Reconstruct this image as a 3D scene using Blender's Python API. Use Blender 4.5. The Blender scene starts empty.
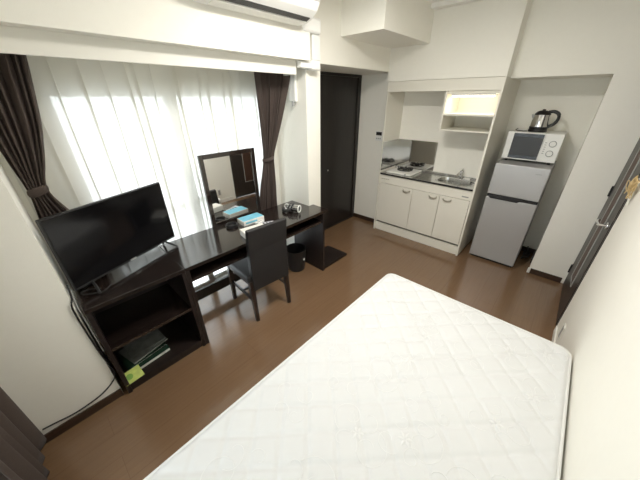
import bpy, bmesh, math, random
from mathutils import Vector, Matrix
random.seed(7)
S = bpy.context.scene
COL = S.collection
PI = math.pi
R = math.radians

# ------------------------------------------------------------------ materials
def _nt(name):
    m = bpy.data.materials.new(name); m.use_nodes = True
    nt = m.node_tree
    return m, nt, nt.nodes['Principled BSDF']

def mat(name, col, rough=.5, metal=0., var=.04, scale=8., bump=0., bscale=60., spec=.5, coat=0., stretch=None):
    """principled surface with a soft noise variation of colour and optional bump"""
    m, nt, p = _nt(name)
    p.inputs['Roughness'].default_value = rough
    p.inputs['Metallic'].default_value = metal
    p.inputs['Specular IOR Level'].default_value = spec
    p.inputs['Coat Weight'].default_value = coat
    tc = nt.nodes.new('ShaderNodeTexCoord')
    mp = nt.nodes.new('ShaderNodeMapping')
    if stretch: mp.inputs['Scale'].default_value = stretch
    nt.links.new(tc.outputs['Object'], mp.inputs['Vector'])
    nz = nt.nodes.new('ShaderNodeTexNoise'); nz.inputs['Scale'].default_value = scale
    nz.inputs['Detail'].default_value = 4
    nt.links.new(mp.outputs['Vector'], nz.inputs['Vector'])
    rp = nt.nodes.new('ShaderNodeValToRGB')
    rp.color_ramp.elements[0].color = (*[c*(1-var) for c in col], 1)
    rp.color_ramp.elements[1].color = (*[min(1, c*(1+var)) for c in col], 1)
    nt.links.new(nz.outputs['Fac'], rp.inputs['Fac'])
    nt.links.new(rp.outputs['Color'], p.inputs['Base Color'])
    if bump:
        n2 = nt.nodes.new('ShaderNodeTexNoise'); n2.inputs['Scale'].default_value = bscale
        nt.links.new(mp.outputs['Vector'], n2.inputs['Vector'])
        b = nt.nodes.new('ShaderNodeBump'); b.inputs['Strength'].default_value = bump
        b.inputs['Distance'].default_value = .002
        nt.links.new(n2.outputs['Fac'], b.inputs['Height'])
        nt.links.new(b.outputs['Normal'], p.inputs['Normal'])
    return m

def wood_mat(name, dark, light, rough, spec=.5, along='X', scale=3., coat=0.):
    m, nt, p = _nt(name)
    p.inputs['Roughness'].default_value = rough
    p.inputs['Specular IOR Level'].default_value = spec
    p.inputs['Coat Weight'].default_value = coat
    tc = nt.nodes.new('ShaderNodeTexCoord'); mp = nt.nodes.new('ShaderNodeMapping')
    mp.inputs['Scale'].default_value = {'X': (1, 18, 18), 'Y': (18, 1, 18), 'Z': (18, 18, 1)}[along]
    nt.links.new(tc.outputs['Object'], mp.inputs['Vector'])
    nz = nt.nodes.new('ShaderNodeTexNoise'); nz.inputs['Scale'].default_value = scale; nz.inputs['Detail'].default_value = 6
    nt.links.new(mp.outputs['Vector'], nz.inputs['Vector'])
    rp = nt.nodes.new('ShaderNodeValToRGB')
    rp.color_ramp.elements[0].color = (*dark, 1); rp.color_ramp.elements[0].position = .3
    rp.color_ramp.elements[1].color = (*light, 1); rp.color_ramp.elements[1].position = .75
    nt.links.new(nz.outputs['Fac'], rp.inputs['Fac'])
    nt.links.new(rp.outputs['Color'], p.inputs['Base Color'])
    return m

def floor_mat():
    m, nt, p = _nt('brown plank flooring')
    N, L = nt.nodes, nt.links
    tc = N.new('ShaderNodeTexCoord'); mp = N.new('ShaderNodeMapping')
    L.new(tc.outputs['Object'], mp.inputs['Vector'])
    br = N.new('ShaderNodeTexBrick')
    br.inputs['Scale'].default_value = 1.0
    br.inputs['Brick Width'].default_value = 1.8
    br.inputs['Row Height'].default_value = .15
    br.inputs['Mortar Size'].default_value = .0012
    br.inputs['Mortar Smooth'].default_value = .2
    br.inputs['Color1'].default_value = FLOOR_A; br.inputs['Color2'].default_value = FLOOR_B
    br.inputs['Mortar'].default_value = FLOOR_M
    L.new(mp.outputs['Vector'], br.inputs['Vector'])
    m2 = N.new('ShaderNodeMapping'); m2.inputs['Scale'].default_value = (1.2, 26, 1)
    L.new(tc.outputs['Object'], m2.inputs['Vector'])
    nz = N.new('ShaderNodeTexNoise'); nz.inputs['Scale'].default_value = 3; nz.inputs['Detail'].default_value = 6
    L.new(m2.outputs['Vector'], nz.inputs['Vector'])
    mr = N.new('ShaderNodeMapRange'); mr.inputs['To Min'].default_value = .86; mr.inputs['To Max'].default_value = 1.14
    L.new(nz.outputs['Fac'], mr.inputs['Value'])
    mx = N.new('ShaderNodeMix'); mx.data_type = 'RGBA'; mx.blend_type = 'MULTIPLY'; mx.inputs['Factor'].default_value = 1
    L.new(br.outputs['Color'], mx.inputs['A']); L.new(mr.outputs['Result'], mx.inputs['B'])
    L.new(mx.outputs['Result'], p.inputs['Base Color'])
    p.inputs['Roughness'].default_value = .2
    p.inputs['Specular IOR Level'].default_value = .7
    p.inputs['Coat Weight'].default_value = .3; p.inputs['Coat Roughness'].default_value = .07
    return m

FLOOR_A = (.186, .110, .060, 1); FLOOR_B = (.192, .114, .063, 1); FLOOR_M = (.152, .086, .046, 1)

def sheer_mat():
    m = bpy.data.materials.new('white sheer voile'); m.use_nodes = True
    nt = m.node_tree; N, L = nt.nodes, nt.links
    N.remove(N['Principled BSDF']); out = N['Material Output']
    tr = N.new('ShaderNodeBsdfTransparent'); tl = N.new('ShaderNodeBsdfTranslucent'); df = N.new('ShaderNodeBsdfDiffuse')
    tl.inputs['Color'].default_value = (.88, .865, .82, 1); df.inputs['Color'].default_value = (.86, .85, .80, 1)
    tc = N.new('ShaderNodeTexCoord'); wv = N.new('ShaderNodeTexWave'); wv.inputs['Scale'].default_value = 120
    wv.bands_direction = 'X'; wv.inputs['Distortion'].default_value = 2
    L.new(tc.outputs['Object'], wv.inputs['Vector'])
    mr = N.new('ShaderNodeMapRange'); mr.inputs['To Min'].default_value = .78; mr.inputs['To Max'].default_value = .90
    L.new(wv.outputs['Fac'], mr.inputs['Value'])
    a = N.new('ShaderNodeMixShader'); a.inputs['Fac'].default_value = .45
    L.new(tl.outputs[0], a.inputs[1]); L.new(df.outputs[0], a.inputs[2])
    b = N.new('ShaderNodeMixShader')
    L.new(mr.outputs['Result'], b.inputs['Fac']); L.new(tr.outputs[0], b.inputs[1]); L.new(a.outputs[0], b.inputs[2])
    L.new(b.outputs[0], out.inputs['Surface'])
    return m

def pane_mat():
    m = bpy.data.materials.new('frosted window glass'); m.use_nodes = True
    nt = m.node_tree; N, L = nt.nodes, nt.links
    N.remove(N['Principled BSDF']); out = N['Material Output']
    tr = N.new('ShaderNodeBsdfTransparent'); tl = N.new('ShaderNodeBsdfTranslucent'); gl = N.new('ShaderNodeBsdfGlossy')
    tr.inputs['Color'].default_value = (.95, .97, .97, 1); tl.inputs['Color'].default_value = (.93, .96, .96, 1)
    gl.inputs['Roughness'].default_value = .08
    a = N.new('ShaderNodeMixShader'); a.inputs['Fac'].default_value = .35
    L.new(tr.outputs[0], a.inputs[1]); L.new(tl.outputs[0], a.inputs[2])
    fr = N.new('ShaderNodeFresnel'); fr.inputs['IOR'].default_value = 1.35
    b = N.new('ShaderNodeMixShader'); L.new(fr.outputs[0], b.inputs['Fac'])
    L.new(a.outputs[0], b.inputs[1]); L.new(gl.outputs[0], b.inputs[2])
    L.new(b.outputs[0], out.inputs['Surface'])
    return m

def glow_mat(name, col, k):
    m, nt, p = _nt(name)
    p.inputs['Base Color'].default_value = (*col, 1)
    p.inputs['Emission Color'].default_value = (*col, 1); p.inputs['Emission Strength'].default_value = k
    return m

def cloth_mat(name, col, rough=.9):
    m, nt, p = _nt(name)
    N, L = nt.nodes, nt.links
    tc = N.new('ShaderNodeTexCoord')
    nz = N.new('ShaderNodeTexNoise'); nz.inputs['Scale'].default_value = 160; nz.inputs['Detail'].default_value = 2
    L.new(tc.outputs['Object'], nz.inputs['Vector'])
    rp = N.new('ShaderNodeValToRGB')
    rp.color_ramp.elements[0].color = (*[c*.8 for c in col], 1); rp.color_ramp.elements[1].color = (*[c*1.2 for c in col], 1)
    L.new(nz.outputs['Fac'], rp.inputs['Fac']); L.new(rp.outputs['Color'], p.inputs['Base Color'])
    p.inputs['Roughness'].default_value = rough
    p.inputs['Sheen Weight'].default_value = .05
    p.inputs['Sheen Roughness'].default_value = .5
    return m

WALL = mat('white wallpaper', (.88, .862, .79), .75, var=.015, scale=30, bump=.25, bscale=220, spec=.25)
CEIL = mat('white ceiling paper', (.86, .85, .81), .8, var=.015, scale=30, spec=.2)
FLOOR = floor_mat()
BASEB = wood_mat('dark brown skirting', (.034, .018, .011), (.060, .033, .021), .35)
PELMET = mat('cream painted wood', (.80, .785, .72), .5, var=.02)
ALU = mat('white aluminium sash', (.80, .785, .74), .4, var=.02)
PANE = pane_mat()
SHEER = sheer_mat()
DRAPE = cloth_mat('brown drape cloth', (.068, .049, .041))
DOOR1 = wood_mat('near black door film', (.013, .011, .010), (.022, .018, .016), .3, along='Z')
DOOR2 = wood_mat('dark brown door film', (.022, .017, .014), (.040, .031, .026), .38, along='Z')
DOORG = mat('brown door inset', (.075, .036, .022), .5, var=.15)
ESP = wood_mat('espresso furniture wood', (.0125, .0085, .0075), (.022, .0145, .012), .16, spec=.9, coat=.5, along='X')
ESPD = wood_mat('espresso furniture wood matt', (.011, .0075, .0065), (.020, .0125, .0105), .42, along='Z')
BLK = mat('black plastic', (.012, .012, .013), .4, var=.05)
BLKG = mat('black glossy screen', (.004, .004, .005), .12, var=.02, spec=.4)
BLKM = mat('black matt metal', (.015, .015, .016), .45, var=.05)
LEATH = mat('black leatherette', (.014, .013, .0135), .52, var=.1, bump=.35, bscale=180)
CHLEG = wood_mat('dark chair wood', (.016, .010, .008), (.034, .020, .015), .3, along='Z')
MIRR = mat('mirror silver', (.86, .87, .86), .015, 1., var=.0)
STEEL = mat('stainless steel', (.58, .58, .57), .22, 1., var=.06, scale=14, stretch=(1, 12, 1))
SPLASH = mat('polished steel sheet', (.62, .62, .61), .07, 1., var=.04, scale=5)
CHROME = mat('chrome', (.75, .75, .76), .1, 1., var=.02)
KIT = mat('ivory kitchen laminate', (.80, .775, .69), .42, var=.012)
KITD = mat('ivory cabinet door laminate', (.77, .745, .665), .38, var=.012)
GAPM = mat('shadow gap board', (.22, .20, .17), .6)
HNDL = mat('satin nickel handle', (.55, .51, .44), .3, .7, var=.03)
FRID = mat('silver grey fridge panel', (.46, .455, .45), .36, .35, var=.03, scale=3)
FRSIDE = mat('grey fridge side', (.33, .33, .33), .5, var=.03)
WPL = mat('white plastic', (.83, .83, .80), .38, var=.015)
WPL2 = mat('off white plastic', (.78, .77, .72), .45, var=.015)
GREYP = mat('grey plastic', (.35, .35, .34), .45, var=.03)
WENAM = mat('white enamel', (.85, .84, .80), .22, var=.01)
MWIN = mat('microwave dark window', (.030, .029, .028), .35, var=.05)
MATT = mat('white mattress ticking', (.665, .675, .68), .7, var=.012, scale=40, bump=.15, bscale=260, spec=.25)
MATS = mat('white mattress border', (.68, .685, .67), .75, var=.012)
EMB = mat('white satin embroidery', (.71, .72, .72), .5, var=.01)
BLUE = mat('light blue carton print', (.16, .52, .70), .45, var=.4, scale=14)
WCARD = mat('white card', (.82, .80, .75), .6, var=.02)
LILAC = mat('pale lilac paper', (.62, .62, .68), .55, var=.1, scale=60)
DGREEN = mat('dark green cover', (.020, .045, .030), .25, var=.3, scale=20)
GREYC = mat('grey glossy cover', (.17, .178, .165), .2, var=.6, scale=16)
YGREEN = mat('yellow green card', (.42, .50, .10), .45, var=.35, scale=40)
GREEN = mat('green card print', (.16, .33, .04), .5, var=.2)
PAPER = mat('page edges', (.68, .68, .62), .7, var=.06, scale=120)
GOLD = mat('golden straw', (.66, .50, .26), .35, .35, var=.3, scale=60)
TUFT = mat('pale clear film', (.78, .75, .68), .3, var=.05)
CORDB = mat('black cord', (.014, .014, .014), .5)
CORDG = mat('grey cord', (.30, .30, .29), .5)
LAMPM = glow_mat('lamp diffuser', (1, .95, .86), 3.0)
TUBEM = glow_mat('warm tube', (1, .88, .66), 5.0)

# ------------------------------------------------------------------ mesh builder
class MB:
    def __init__(s): s.bm = bmesh.new()
    def _merge(s, b, M=None):
        if M is not None: bmesh.ops.transform(b, matrix=M, verts=b.verts)
        me = bpy.data.meshes.new('tmp'); b.to_mesh(me); b.free(); s.bm.from_mesh(me); bpy.data.meshes.remove(me)
        return s
    def box(s, x0, x1, y0, y1, z0, z1, bev=0., seg=2, M=None):
        b = bmesh.new(); bmesh.ops.create_cube(b, size=1)
        for v in b.verts:
            v.co = Vector(((x0+x1)/2+v.co.x*(x1-x0), (y0+y1)/2+v.co.y*(y1-y0), (z0+z1)/2+v.co.z*(z1-z0)))
        if bev: bmesh.ops.bevel(b, geom=b.edges[:], offset=bev, segments=seg, affect='EDGES', profile=.5)
        return s._merge(b, M)
    def prism(s, poly, axis, a0, a1, bev=0., seg=2):
        """poly: list of 2D points in the two other axes (in xyz order)"""
        b = bmesh.new()
        def P(p, a): return {'x': (a, p[0], p[1]), 'y': (p[0], a, p[1]), 'z': (p[0], p[1], a)}[axis]
        v0 = [b.verts.new(P(p, a0)) for p in poly]; v1 = [b.verts.new(P(p, a1)) for p in poly]
        n = len(poly)
        b.faces.new(v0); b.faces.new(v1[::-1])
        for i in range(n): b.faces.new((v0[i], v1[i], v1[(i+1) % n], v0[(i+1) % n]))
        bmesh.ops.recalc_face_normals(b, faces=b.faces)
        if bev: bmesh.ops.bevel(b, geom=b.edges[:], offset=bev, segments=seg, affect='EDGES', profile=.5)
        return s._merge(b)
    def tube(s, pts, r, n=10, closed=False, cap=True, flat=1.):
        pts = [Vector(p) for p in pts]; b = bmesh.new(); rings = []
        N = len(pts)
        up = Vector((0, 0, 1))
        for i, p in enumerate(pts):
            if closed: t = pts[(i+1) % N]-pts[i-1]
            else: t = pts[min(i+1, N-1)]-pts[max(i-1, 0)]
            t.normalize()
            ref = up if abs(t.z) < .95 else Vector((1, 0, 0))
            a = t.cross(ref).normalized(); c = a.cross(t).normalized()
            rr = r[i] if isinstance(r, (list, tuple)) else r
            rings.append([b.verts.new(p+a*math.cos(2*PI*k/n)*rr+c*math.sin(2*PI*k/n)*rr*flat) for k in range(n)])
        for i in range(N if closed else N-1):
            A, B = rings[i], rings[(i+1) % N]
            for k in range(n): b.faces.new((A[k], A[(k+1) % n], B[(k+1) % n], B[k]))
        if cap and not closed:
            b.faces.new(rings[0][::-1]); b.faces.new(rings[-1])
        bmesh.ops.recalc_face_normals(b, faces=b.faces)
        return s._merge(b)
    def cyl(s, p0, p1, r0, r1=None, n=24, bev=0.):
        r1 = r0 if r1 is None else r1
        p0, p1 = Vector(p0), Vector(p1); d = p1-p0
        b = bmesh.new(); bmesh.ops.create_cone(b, cap_ends=True, segments=n, radius1=r0, radius2=r1, depth=d.length)
        if bev:
            es = [e for e in b.edges if len(e.link_faces) == 2 and any(len(f.verts) > 4 for f in e.link_faces)]
            bmesh.ops.bevel(b, geom=es, offset=bev, segments=2, affect='EDGES', profile=.5)
        q = Vector((0, 0, 1)).rotation_difference(d.normalized())
        return s._merge(b, Matrix.Translation((p0+p1)/2) @ q.to_matrix().to_4x4())
    def lathe(s, prof, c, n=32):
        b = bmesh.new(); rings = []
        for r, z in prof:
            rings.append([b.verts.new((c[0]+max(r, 1e-5)*math.cos(2*PI*k/n), c[1]+max(r, 1e-5)*math.sin(2*PI*k/n), c[2]+z)) for k in range(n)])
        for A, B in zip(rings, rings[1:]):
            for k in range(n): b.faces.new((A[k], A[(k+1) % n], B[(k+1) % n], B[k]))
        bmesh.ops.remove_doubles(b, verts=b.verts, dist=2e-5)
        bmesh.ops.recalc_face_normals(b, faces=b.faces)
        return s._merge(b)
    def grid(s, f, nu, nv):
        b = bmesh.new()
        V = [[b.verts.new(f(i/nu, j/nv)) for j in range(nv+1)] for i in range(nu+1)]
        for i in range(nu):
            for j in range(nv): b.faces.new((V[i][j], V[i+1][j], V[i+1][j+1], V[i][j+1]))
        return s._merge(b)
    def loft(s, rings, cap0=False, cap1=False):
        b = bmesh.new(); RR = [[b.verts.new(p) for p in r] for r in rings]
        for A, B in zip(RR, RR[1:]):
            n = len(A)
            for k in range(n): b.faces.new((A[k], A[(k+1) % n], B[(k+1) % n], B[k]))
        if cap0: b.faces.new(RR[0][::-1])
        if cap1: b.faces.new(RR[-1])
        bmesh.ops.recalc_face_normals(b, faces=b.faces)
        return s._merge(b)
    def build(s, name, m, parent=None, smooth=True, local=False):
        me = bpy.data.meshes.new(name)
        if parent is None:
            xs = [v.co for v in s.bm.verts]
            o0 = Vector(((min(v.x for v in xs)+max(v.x for v in xs))/2, (min(v.y for v in xs)+max(v.y for v in xs))/2, min(v.z for v in xs)))
        else:
            o0 = ORG[parent.name]
        if not local: bmesh.ops.translate(s.bm, verts=s.bm.verts, vec=-o0)
        s.bm.to_mesh(me); s.bm.free()
        for mm in (m if isinstance(m, (list, tuple)) else [m]): me.materials.append(mm)
        if smooth:
            me.polygons.foreach_set('use_smooth', [True]*len(me.polygons))
            me.set_sharp_from_angle(angle=R(38))
        o = bpy.data.objects.new(name, me); COL.objects.link(o)
        if smooth and len(me.polygons) < 4000:
            wn = o.modifiers.new('weighted normals', 'WEIGHTED_NORMAL'); wn.keep_sharp = True; wn.weight = 100
        if parent is None:
            if not local: o.location = o0
        else: o.parent = parent
        ORG[o.name] = o0
        return o
ORG = {}

def thing(name, label, cat, loc=(0, 0, 0), rz=0., group=None):
    o = bpy.data.objects.new(name, None); o.empty_display_size = .05; COL.objects.link(o)
    o.location = loc; o.rotation_euler = (0, 0, rz)
    ORG[o.name] = Vector(loc)
    o['label'] = label; o['category'] = cat
    if group: o['group'] = group
    return o
def tag(o, label, cat, group=None, kind=None):
    o['label'] = label; o['category'] = cat
    if group: o['group'] = group
    if kind: o['kind'] = kind
    return o
def struct(o, label=None, cat=None):
    o['kind'] = 'structure'
    if label: o['label'] = label
    if cat: o['category'] = cat
    return o
def box(*a, **k): return MB().box(*a, **k)

def rrect(x0, x1, y0, y1, r, n=6):
    pts = []
    for cx, cy, a in ((x1-r, y1-r, 0), (x0+r, y1-r, 90), (x0+r, y0+r, 180), (x1-r, y0+r, 270)):
        for k in range(n+1):
            t = R(a+90*k/n); pts.append((cx+r*math.cos(t), cy+r*math.sin(t)))
    return pts
def smooth_path(P, n=8):
    P = [Vector(p) for p in P]; out = []
    for i in range(len(P)-1):
        p0 = P[max(i-1, 0)]; p1 = P[i]; p2 = P[i+1]; p3 = P[min(i+2, len(P)-1)]
        for k in range(n):
            t = k/n
            out.append(.5*((2*p1)+(-p0+p2)*t+(2*p0-5*p1+4*p2-p3)*t*t+(-p0+3*p1-3*p2+p3)*t**3))
    out.append(P[-1]); return out

# ------------------------------------------------------------------ room shell
CZ = 2.50
XN, XB = -.66, 3.97            # near wall, far outer limit
YR = -.355                     # right wall
struct(box(XN-.1, XB, -.5, 2.5, -.08, 0).build('floor', FLOOR))
struct(box(XN-.1, XB, -.5, 2.5, CZ, CZ+.08).build('ceiling', CEIL))
# left (window) wall: pier, beam above the recess, narrow pier before the door
w = MB()
w.box(XN, -.085, 1.695, 2.46, 0, CZ)
w.box(-.085, 1.82, 1.77, 2.46, 1.985, CZ)
w.box(1.86, 2.04, 1.866, 2.46, 0, 1.985)
w.box(1.82, 3.20, 1.856, 2.46, 1.985, CZ)
w.box(2.04, 3.5, 2.40, 2.46, 0, 1.985)
struct(w.build('wall_left', WALL, smooth=False))
# back wall: upper part over the kitchen, return beside the door, niche around the fridge
w = MB()
w.box(3.19, 3.97, .655, 1.856, 1.889, CZ)
w.box(3.20, 3.97, 1.856, 2.46, 1.985, CZ)
w.box(3.37, 3.90, -.04, .655, 1.88, CZ)
struct(w.build('wall_upper', WALL, smooth=False))
struct(box(3.38, 3.97, 1.858, 2.40, 0, 1.985).build('wall_side', WALL, smooth=False))
struct(box(3.625, 3.97, .678, 1.858, 0, 1.889).build('wall_kitchen', WALL, smooth=False))
struct(box(3.90, 3.97, -.04, .678, 0, CZ).build('wall_back', WALL, smooth=False))
struct(box(3.37, 3.97, -.46, -.04, 0, CZ).build('wall_niche', WALL, smooth=False))
w = MB()
w.box(XN, 2.56, YR-.1, YR, 0, CZ)
w.box(2.56, 3.37, YR-.1, YR, 1.98, CZ)
struct(w.build('wall_right', WALL, smooth=False))
# near wall with the window behind the drape
w = MB()
w.box(XN-.1, XN, -.45, .15, 0, CZ)
w.box(XN-.1, XN, 1.55, 2.46, 0, CZ)
w.box(XN-.1, XN, .15, 1.55, 0, .25)
w.box(XN-.1, XN, .15, 1.55, 2.05, CZ)
struct(w.build('wall_near', WALL, smooth=False))
# boxed column and small beam under the ceiling
struct(box(2.303, 3.19, 1.418, 1.856, 2.205, CZ).build('trim_1', WALL, smooth=False))
struct(box(3.10, 3.19, .655, 1.418, 2.465, CZ).build('trim_2', CEIL, smooth=False))
# pelmet board over the curtains
w = MB()
w.box(-.08, 1.745, 1.855, 1.873, 1.890, 1.985, bev=.002)
w.box(1.727, 1.745, 1.873, 2.0, 1.890, 1.985)
struct(w.build('trim_3', PELMET))
# skirting boards
struct(box(XN, -.085, 1.682, 1.695, 0, .06, bev=.003).build('baseboard_left', BASEB))
w = MB(); w.box(3.367, 3.38, 1.875, 2.37, 0, .06, bev=.003)
w.box(3.357, 3.37, -.325, -.045, 0, .06, bev=.003)
w.box(3.60, 3.90, -.04, -.027, 0, .06); w.box(3.887, 3.90, -.027, .64, 0, .06)
struct(w.build('baseboard_back', BASEB))
struct(box(XN, 2.50, YR, YR+.012, 0, .06, bev=.003).build('baseboard_right', WPL2))
o = box(3.345, 3.372, -.055, -.030, .004, .062, bev=.006).build('skirting_end_cap', WPL)
tag(o, 'small white cap on the skirting end beside the fridge', 'skirting cap')

# ------------------------------------------------------------------ sliding window in the recess
w = MB(); w.box(-.085, .13, 2.325, 2.46, 0, 1.985); w.box(.13, 1.86, 2.325, 2.46, 1.81, 1.985)
struct(w.build('wall_window', WALL, smooth=False))
W1 = MB()
for a in ((.13, .18, 2.335, 2.44, 0, 1.81), (1.80, 1.86, 2.335, 2.44, 0, 1.81)): W1.box(*a)
W1.box(.18, 1.80, 2.335, 2.44, 0, .025); W1.box(.18, 1.80, 2.335, 2.44, 1.79, 1.81)
w1 = struct(W1.build('window_1', ALU))
for x0, x1, y in ((.18, .925, 2.36), (.865, 1.80, 2.40)):
    f = MB()
    f.box(x0, x0+.055, y-.015, y+.015, .025, 1.79); f.box(x1-.055, x1, y-.015, y+.015, .025, 1.79)
    f.box(x0+.055, x1-.055, y-.015, y+.015, .025, .07); f.box(x0+.055, x1-.055, y-.015, y+.015, 1.735, 1.79)
    f.box(x0+.055, x1-.055, y-.012, y+.012, .88, .92)
    s_ = f.build('sash', ALU, w1)
    box(x0+.055, x1-.055, y-.003, y+.003, .07, 1.735).build('pane', PANE, s_)
lk = MB(); lk.box(.88, .91, 2.325, 2.345, .80, .87, bev=.004); lk.tube(smooth_path([(.895, 2.325, .86), (.92, 2.31, .845), (.925, 2.31, .815)]), .006)
lk.build('sash_lock', GREYP, w1)
W2 = MB()
W2.box(XN-.1, XN-.03, .15, .20, .25, 2.05); W2.box(XN-.1, XN-.03, 1.50, 1.55, .25, 2.05)
W2.box(XN-.1, XN-.03, .20, 1.50, .25, .30); W2.box(XN-.1, XN-.03, .20, 1.50, 2.0, 2.05); W2.box(XN-.09, XN-.04, .83, .87, .30, 2.0)
w2 = struct(W2.build('window_2', ALU))
box(XN-.07, XN-.064, .20, .83, .30, 2.0).build('pane', PANE, w2)
box(XN-.07, XN-.064, .87, 1.50, .30, 2.0).build('pane', PANE, w2)

# ------------------------------------------------------------------ doors
d1 = struct(MB().box(2.08, 3.31, 2.365, 2.40, .012, 1.955, bev=.002).build('door_1', DOOR1))
f = MB(); f.box(3.31, 3.38, 2.35, 2.40, 0, 1.985, bev=.002); f.box(2.04, 2.08, 2.35, 2.40, 0, 1.985); f.box(2.08, 3.31, 2.35, 2.40, 1.955, 1.985)
f.box(2.08, 3.31, 2.35, 2.40, 0, .012)
f.build('door_frame', DOOR1, d1)
k = MB(); k.cyl((2.70, 2.368, .872), (2.70, 2.335, .872), .006); k.lathe([(0, 0), (.010, .001), (.013, .008), (.010, .015), (0, .017)], (0, 0, 0))
k = MB(); k.cyl((2.70, 2.366, .872), (2.70, 2.345, .872), .006); k.cyl((2.70, 2.347, .872), (2.70, 2.333, .872), .013, bev=.004)
kn = k.build('door_knob', CHROME, d1)
d2 = struct(MB().box(2.585, 3.335, YR-.028, YR+.008, .008, 1.955, bev=.002).build('door_2', DOOR2))
f = MB(); f.box(2.56, 2.585, YR-.05, YR+.004, 0, 1.98); f.box(3.335, 3.37, YR-.05, YR+.006, 0, 1.98); f.box(2.585, 3.335, YR-.05, YR+.004, 1.955, 1.98)
f.build('door_frame', DOOR2, d2)
box(2.82, 3.03, YR+.006, YR+.011, .28, 1.86, bev=.002).build('inset_panel', DOORG, d2)
f = MB()
for a in ((2.812, 2.82, .272, 1.868), (3.03, 3.038, .272, 1.868)): f.box(a[0], a[1], YR+.006, YR+.014, a[2], a[3])
f.box(2.82, 3.03, YR+.006, YR+.014, .272, .28); f.box(2.82, 3.03, YR+.006, YR+.014, 1.86, 1.868)
f.build('inset_frame', GREYP, d2)
h = MB(); h.cyl((2.66, YR+.007, .905), (2.66, YR+.018, .905), .026, bev=.003)
h.cyl((2.66, YR+.015, .905), (2.66, YR+.060, .905), .010)
h.tube(smooth_path([(2.655, YR+.058, .905), (2.69, YR+.062, .905), (2.75, YR+.060, .903), (2.785, YR+.052, .90)]), [.010]*24+[.007], 10)
h.build('door_handle', CHROME, d2)
for z in (.20, 1.00, 1.78):
    hb = MB(); hb.cyl((3.338, YR+.014, z-.045), (3.338, YR+.014, z+.045), .007, n=12); hb.box(3.322, 3.362, YR+.004, YR+.010, z-.045, z+.045)
    hb.build('hinge', BLKM, d2)

# ------------------------------------------------------------------ curtains
def interp(tab, z):
    tab = sorted(tab)
    if z <= tab[0][0]: return tab[0][1:]
    for a, b in zip(tab, tab[1:]):
        if z <= b[0]:
            t = (z-a[0])/(b[0]-a[0])
            return tuple(p+(q-p)*t for p, q in zip(a[1:], b[1:]))
    return tab[-1][1:]

def drape(tab, z0, z1, folds, amp, phase=0., jit=.35, nu=140, nv=70, sd=1):
    """tab rows: (z, x_left, x_right, y_centre, depth factor)"""
    rnd = random.Random(sd); ph = [rnd.uniform(-jit, jit) for _ in range(folds+2)]
    am = [rnd.uniform(.7, 1.2) for _ in range(folds+2)]
    b = MB()
    def f(u, v):
        z = z0+(z1-z0)*v
        ss = [interp(tab, z+d) for d in (-.06, -.04, -.02, 0, .02, .04, .06)]
        xl, xr, yc, df = [sum(q)/7 for q in zip(*ss)]
        t = u*folds; i = int(min(t, folds-1e-6)); fr = t-i
        p = t+ph[i]*(1-fr)+ph[i+1]*fr
        a = amp*df*(am[i]*(1-fr)+am[i+1]*fr)
        x = xl+(xr-xl)*u+.25*a*math.sin(4*PI*p+phase)
        y = yc+a*math.sin(2*PI*p+phase)+.18*a*math.sin(2*PI*p*.5+3*v)
        return (x, y, z)
    b.grid(f, nu, nv)
    return b

def fin(o, th):
    md = o.modifiers.new('cloth thickness', 'SOLIDIFY'); md.thickness = th; md.offset = 0
    return o

t = thing('drape_curtain', 'dark brown drape tied back behind the television at the recess corner', 'curtain', (.05, 2.10, .02), group='brown drapes')
L_tab = [(.02, -.05, .12, 2.20, .8), (.72, -.05, .13, 2.18, .8), (1.05, -.055, .115, 2.17, .7), (1.24, -.036, .036, 2.15, .45), (1.29, -.034, .030, 2.145, .42),
         (1.36, -.044, .062, 2.13, .55), (1.60, -.06, .130, 2.08, .85), (1.88, -.07, .178, 2.05, 1.), (1.97, -.07, .19, 2.05, 1.)]
fin(drape(L_tab, .02, 1.965, 7, .030, sd=3).build('curtain_cloth', DRAPE, t), .003)
tb = MB(); tb.tube([(.0+.036*math.cos(a), 2.147+.026*math.sin(a), 1.268+.010*math.cos(a)) for a in [2*PI*i/28 for i in range(28)]], .012, 10, closed=True, flat=2.0)
tb.build('tieback', DRAPE, t)
t = thing('drape_curtain', 'dark brown drape gathered by a tieback behind the mirror at the far window end', 'curtain', (1.6, 2.10, .02), group='brown drapes')
R_tab = [(.02, 1.46, 1.70, 2.22, .8), (.70, 1.47, 1.69, 2.20, .7), (.95, 1.51, 1.685, 2.18, .6), (1.17, 1.565, 1.68, 2.17, .45), (1.22, 1.57, 1.675, 2.17, .42),
         (1.28, 1.560, 1.685, 2.15, .5), (1.55, 1.515, 1.742, 2.09, .8), (1.88, 1.46, 1.81, 2.03, 1.), (1.97, 1.455, 1.82, 2.03, 1.)]
fin(drape(R_tab, .02, 1.965, 7, .028, sd=9).build('curtain_cloth', DRAPE, t), .003)
tb = MB(); tb.tube([(1.622+.056*math.cos(a), 2.17+.026*math.sin(a), 1.20+.008*math.cos(a)) for a in [2*PI*i/28 for i in range(28)]], .010, 10, closed=True, flat=1.8)
tb.build('tieback', DRAPE, t)
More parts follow.
